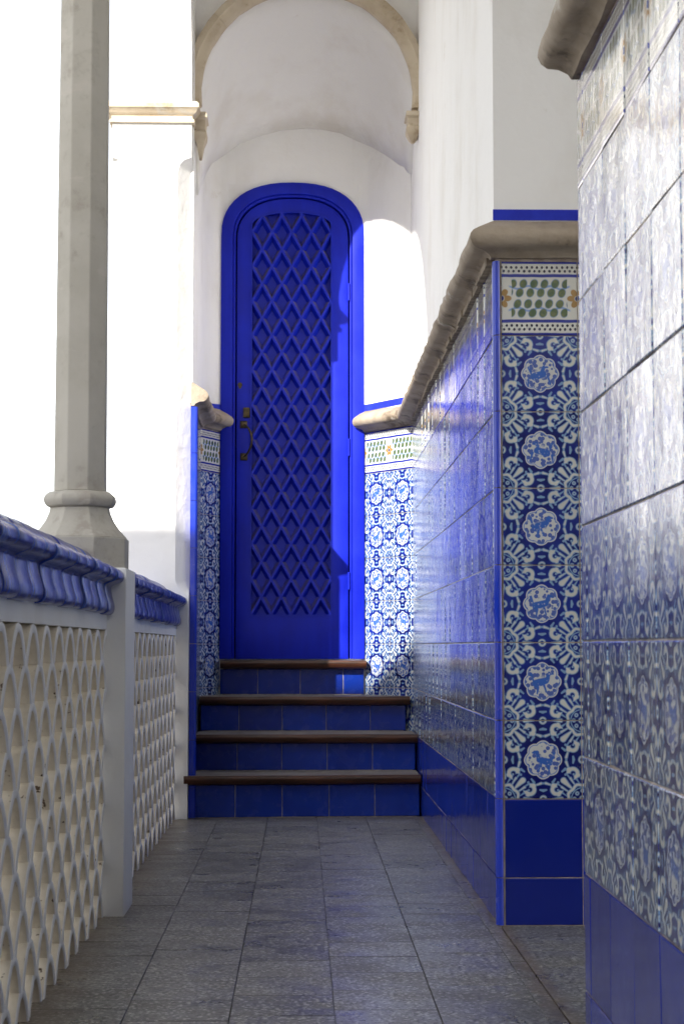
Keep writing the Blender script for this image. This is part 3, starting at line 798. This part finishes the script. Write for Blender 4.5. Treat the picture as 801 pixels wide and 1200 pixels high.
# ------------------------------------------------------------------ the door
DO = thing('arched_door', 'bright blue arched wooden door with diamond lattice panel at the top of the steps', 'door', (-0.045, YD, 0.636))
def arch_outline(x0, x1, zs, zt, k=24, e=2.35):
    a = (x1 - x0) / 2; xc = (x0 + x1) / 2; pts = []
    for i in range(k + 1):
        th = math.pi * i / k; cs, sn = math.cos(th), math.sin(th)
        pts.append((xc + a * math.copysign(abs(cs) ** (2 / e), cs), zs + (zt - zs) * abs(sn) ** (2 / e)))
    return pts                                             # right to left
ZB = 0.640
def arch_ring(m, outer, inner, y0, y1):
    o = [(outer[0][0], ZB)] + outer + [(outer[-1][0], ZB)]; i_ = [(inner[0][0], ZB)] + inner + [(inner[-1][0], ZB)]
    n = len(o); v = [(x, y0, z) for x, z in o] + [(x, y0, z) for x, z in i_] + [(x, y1, z) for x, z in o] + [(x, y1, z) for x, z in i_]
    f = []
    for k in range(n - 1):
        f += [(k, k + 1, n + k + 1, n + k), (2 * n + k, 3 * n + k, 3 * n + k + 1, 2 * n + k + 1), (k, 2 * n + k, 2 * n + k + 1, k + 1), (n + k, n + k + 1, 3 * n + k + 1, 3 * n + k)]
    f += [(0, n, 3 * n, 2 * n), (n - 1, 3 * n - 1, 4 * n - 1, 2 * n - 1)]
    f[-1] = (n - 1, 2 * n - 1, 4 * n - 1, 3 * n - 1)
    m.add(v, f)
fo = arch_outline(LFR, RFR, 2.615, 2.868); fi = arch_outline(-0.309, 0.222, 2.60, 2.800)
fm = arch_outline(-0.322, 0.235, 2.603, 2.813)
m = MB(); arch_ring(m, fo, fm, YD - 0.016, YD + 0.056); arch_ring(m, fm, fi, YD - 0.006, YD + 0.0565)
fr = m.obj('frame', M['paint'], DO, 30); bevel_mesh(fr.data, 0.006, 2, 40)
m = MB(); pl = [(fi[0][0], ZB)] + fi + [(fi[-1][0], ZB)]; m.prism(pl, YD + 0.052, YD + 0.058, 'y'); m.obj('gap', M['black'], DO)
lo = arch_outline(-0.303, 0.216, 2.597, 2.794)
PXa, PXb, PZb, PZs, PZt = -0.232, 0.135, 0.845, 2.670, 2.727
pin = arch_outline(PXa, PXb, PZs, PZt, 24, 2.0)
YL = YD + 0.004
YK = YD + 0.033
# leaf with the panel opening: built as a ring round the opening plus bottom rail
o = [(lo[0][0], ZB)] + lo + [(lo[-1][0], ZB)]
i_ = [(pin[0][0], PZb)] + pin + [(pin[-1][0], PZb)]
n = len(o); m = MB()
v = [(x, YL, z) for x, z in o] + [(x, YL, z) for x, z in i_] + [(x, YD + 0.050, z) for x, z in o] + [(x, YD + 0.050, z) for x, z in i_]
f = []
for k in range(n):
    kk = (k + 1) % n
    f += [(k, kk, n + kk, n + k), (k, 2 * n + k, 2 * n + kk, kk), (n + k, n + kk, 3 * n + kk, 3 * n + k)]
m.add(v, f); lf = m.obj('leaf', M['paint'], DO, 30); bevel_mesh(lf.data, 0.003, 2, 50)
m = MB(); m.prism([(i_[0][0], PZb)] + pin + [(i_[-1][0], PZb)], YK, YK + 0.004, 'y')
pn = m.obj('lattice_panel', M['dusty'], DO)
# slim bead round the panel
m = MB()
def grow(pts, d):
    c = Vector(((PXa + PXb) / 2, (PZb + PZt) / 2)); return [((x - c.x) * (1 + d / 0.18) + c.x, (z - c.y) * (1 + d / 0.93) + c.y) for x, z in pts]
g1 = [(pin[0][0], PZb)] + pin + [(pin[-1][0], PZb)]; g2 = grow(g1, 0.006); n = len(g1)
v = [(x, YL - 0.005, z) for x, z in g1] + [(x, YL - 0.005, z) for x, z in g2] + [(x, YL + 0.001, z) for x, z in g1] + [(x, YL + 0.001, z) for x, z in g2]
f = []
for k in range(n):
    kk = (k + 1) % n
    f += [(k, kk, n + kk, n + k), (k, 2 * n + k, 2 * n + kk, kk), (n + k, n + kk, 3 * n + kk, 3 * n + k)]
m.add(v, f); m.obj('bead', M['dusty'], pn)
# lattice bars: long ridged diagonals, clipped to the panel
DX, DZ = (PXb - PXa) / 4, 0.1625
dirs = [Vector((DX, 0, DZ)).normalized(), Vector((-DX, 0, DZ)).normalized()]
def bar(p0, p1, wid, yo):
    d = (p1 - p0).normalized(); nrm = Vector((-d.z, 0, d.x))
    prof = [(-wid / 2, YK - 0.0004), (-0.0048, YL - 0.004 + yo), (0.0048, YL - 0.004 + yo), (wid / 2, YK - 0.0004)]
    m = MB(); m.rings([[((p + nrm * s).x, y, (p + nrm * s).z) for s, y in prof] for p in (p0, p1)])
    return m
def clip(p, d):
    ts = []
    t0, t1 = -9, 9
    for lo_, hi_, a, b in ((PXa, PXb, p.x, d.x), (PZb, PZt, p.z, d.z)):
        ta, tb = (lo_ - a) / b, (hi_ - a) / b
        if ta > tb: ta, tb = tb, ta
        t0, t1 = max(t0, ta), min(t1, tb)
    # arched top
    for k in range(60):
        q = p + d * t1
        a = (q.x - (PXa + PXb) / 2) / ((PXb - PXa) / 2)
        zmax = PZs + (PZt - PZs) * math.sqrt(max(0, 1 - a * a))
        if q.z > zmax: t1 -= 0.002
        else: break
    return (p + d * t0, p + d * t1) if t1 - t0 > 0.03 else None
for s, d in enumerate(dirs):
    for k in range(-30, 30):
        p = Vector((PXa + (k * DX), 0, PZb)) if s == 0 else Vector((PXa + (k * DX), 0, PZb))
        c = clip(p, d)
        if not c: continue
        bar(c[0], c[1], 0.038, 0.0 if s == 0 else 0.0005).obj('lattice_bar', M['dusty'], pn)
# ironmongery
def disc(m, x, z, r, y0, y1, k=14):
    m.prism([(x + r * math.cos(2 * math.pi * i / k), z + r * math.sin(2 * math.pi * i / k)) for i in range(k)], y0, y1, 'y')
pt = lambda px, py: (0.0 + (px - 353) / 253.6 - 0.0015, 0.7 + (757 - py) / 253.6 * 1.0045)
x, z = pt(280.5, 451); m = MB(); disc(m, x, z, 0.011, YL - 0.004, YL); disc(m, x, z - 0.012, 0.006, YL - 0.0035, YL + 0.0005); disc(m, x, z, 0.0035, YL - 0.0046, YL - 0.002)
m.obj('keyhole_plate', M['bronze'], DO)
x, z = pt(288.3, 484); m = MB(); m.box(x - 0.015, x + 0.015, YL - 0.016, YL + 0.001, z - 0.023, z + 0.023); o = m.obj('lock_box', M['bronze'], DO); bevel_mesh(o.data, 0.002, 2)
h0 = pt(285, 498); h1 = pt(285.5, 536); hc = pt(294, 516)
hd = None
m = MB()
m = MB(); rings = []
for i in range(13):
    t = i / 12; bowx = math.sin(math.pi * t)
    cx_ = h0[0] + 0.004 + (hc[0] - h0[0]) * bowx ** 0.7; cz_ = h0[1] + (h1[1] - h0[1]) * t; cy_ = YL - 0.006 - 0.038 * bowx ** 0.6
    rings.append([(cx_ + 0.0055 * math.cos(a), cy_ + 0.0055 * math.sin(a), cz_) for a in [2 * math.pi * q / 8 for q in range(8)]])
m.rings(rings); hd = m.obj('handle', M['bronze'], DO, 60)
for (x, z) in (h0, h1):
    m = MB(); m.box(x - 0.017, x + 0.017, YL - 0.005, YL + 0.001, z - 0.017, z + 0.017); o = m.obj('mounting_plate', M['bronze'], hd); bevel_mesh(o.data, 0.002, 1)
for zz in (1.0, 1.62, 2.35):
    m = MB(); m.prism([(0.2185 + 0.005 * math.cos(a), YD - 0.008 + 0.005 * math.sin(a)) for a in [2 * math.pi * q / 10 for q in range(10)]], zz - 0.04, zz + 0.04)
    m.obj('hinge', M['paint'], DO, 40)

# ------------------------------------------------------------------ the steps
ST = thing('tiled_steps', 'flight of four steps with dark wooden nosings and plain blue tiled risers', 'steps', (0.0, 7.47, 0))
# nosing front y, top z, nosing x0, x1, riser x0, x1
steps = [(7.41, 0.172, -0.476, 0.490, -0.459, 0.488), (7.71, 0.326, -0.449, 0.492, -0.452, 0.486), (8.00, 0.478, -0.446, 0.478, -0.444, 0.462), (8.285, 0.634, -0.370, 0.297, -0.372, 0.287)]
zprev = 0.0
for i, (yf, zt, nx0, nx1, rx0, rx1) in enumerate(steps):
    yr = yf + 0.052; skew = 0.06 if i == 0 else 0.0
    m = MB()
    yb = steps[i + 1][0] + 0.0515 if i < 3 else YD - 0.033
    m.prism([(rx0 + 0.012, yr + 0.0040), (rx1 - 0.012, yr + 0.0040 + skew), (rx1 - 0.012, YD - 0.02), (rx0 + 0.012, YD - 0.02)], zprev - 0.02 if i else -0.005, zt - 0.034)
    m.obj('step_core', M['grout'], ST)
    # tread slab behind the nosing
    m = MB()
    tx0, tx1 = (-0.4578 + 0.008, 0.488) if i < 2 else ((-0.44, 0.474) if i == 2 else (rx0, rx1))
    m.prism([(tx0, yf + 0.048), (tx1, yf + 0.048 + skew), (tx1, yb + 0.012), (tx0, yb + 0.012)], zt - 0.033, zt - 0.001)
    m.obj('tread', M['tread'], ST)
    # nosing
    pf = [(0.0, -0.006), (0.004, 0.0), (0.010, 0.0), (0.050, 0.0), (0.050, -0.036), (0.020, -0.038), (0.006, -0.030), (0.0, -0.018), (-0.002, -0.012)]
    kx = 9; rg = []; rnd = random.Random(20 + i)
    for q in range(kx):
        t = q / (kx - 1); xx = nx0 + (nx1 - nx0) * t; e = rnd.uniform(-0.0015, 0.0015)
        rg.append([(xx, yf + a + skew * t + (e if a < 0.02 else 0), zt + b + e * 0.6) for a, b in pf])
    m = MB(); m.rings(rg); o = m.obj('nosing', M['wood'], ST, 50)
    # riser tiles
    edges = {0: [rx0, -0.270, -0.078, 0.114, 0.302, rx1], 1: [rx0, -0.272, -0.083, 0.110, 0.303, rx1], 2: [rx0, -0.275, -0.084, 0.110, 0.305, rx1], 3: [rx0, -0.200, -0.005, 0.192, rx1]}[i]
    for a, b in zip(edges, edges[1:]):
        h = zt - 0.040 - zprev - 0.001
        t_ = ((a + b) / 2 - rx0) / (rx1 - rx0)
        w_ = (b - a) / 2 - 0.0012
        me = tile_mesh('riser_tile', M['riser'], -w_, w_, -h / 2 + 0.001, h / 2, 0.006)
        link('riser_tile', me, ST, ((a + b) / 2, yr + 0.0075 + skew * t_, zprev + 0.001 + h / 2), (random.gauss(0, 0.006), 0, random.gauss(0, 0.006) + math.atan2(skew, rx1 - rx0)))
    zprev = zt

# ------------------------------------------------------------------ added out of view: a gabled sun blocker that shades the gallery
D = 3.6; X1 = -0.6 - D
def on(Yw, hw): return (Yw - SUN_A * D, hw + SUN_B * D)     # where the sunlight that meets the arcade at (Yw, hw) passes the blocker
SLO = -SUN_B / SUN_A                                          # roof pitch
ya, za = on(7.42, 1.20)
ridge_y = ya - 5.2; ridge_z = za - 5.2 * SLO
wg = thing('sun_blocker_wing', 'unseen gabled block added to keep low sun off the gallery', 'sun blocker', (X1 - 3, ridge_y, -0.12))
m = MB(); m.prism([(ridge_y * 2 - ya + 0.3, -0.12), (ya - 0.3, -0.12), (ya - 0.3, za + 0.1), (ridge_y, ridge_z - 0.10), (ridge_y * 2 - ya + 0.3, za + 0.1)], X1 - 5, X1 - 0.05, 'x')
m.obj('wall', M['white'], wg)
m = MB(); m.prism([(ya, za), (ridge_y, ridge_z), (ridge_y, ridge_z - 0.12), (ya, za - 0.12)], X1 - 5.1, X1, 'x'); m.obj('roof', M['roof'], wg)
m = MB(); m.prism([(2 * ridge_y - ya, za), (ridge_y - 0.001, ridge_z), (ridge_y - 0.001, ridge_z - 0.12), (2 * ridge_y - ya, za - 0.12)], X1 - 5.1, X1, 'x'); m.obj('roof', M['roof'], wg)
ty = on(3.6, 0)[0]; tz = on(0, 4.5)[1] + 0.9  # turret added out of view, sized to shut the sun out of the nearer bay
tw = thing('sun_blocker_turret', 'unseen tall block added beside the gable to keep sun out of the nearer bay', 'tower', (X1 - 0.4, ty - 0.8, ridge_z - 1))
m = MB(); m.box(X1 - 0.8, X1 - 0.06, ty - 4.2, ty, za, tz); m.obj('wall', M['white'], tw)
m = MB(); m.rings([[(X1 - 0.43 + a * w_, ty - 2.1 + b * (w_ + 1.73), tz + z) for a, b in ((-1, -1), (1, -1), (1, 1), (-1, 1))] for w_, z in ((0.42, 0.0), (0.42, 0.06), (0.05, 0.5))]); m.obj('roof', M['roof'], tw)
gw = thing('garden_wall', 'low white garden wall at the far side of the courtyard', 'wall', (-8, 18, -0.12))
m = MB(); m.box(-16, -1.2, 18.0, 18.3, -0.12, 1.25); m.obj('wall', M['white'], gw)
m = MB(); m.box(-16.05, -1.15, 17.95, 18.35, 1.25, 1.33); m.obj('capping_stone', M['cap'], gw)
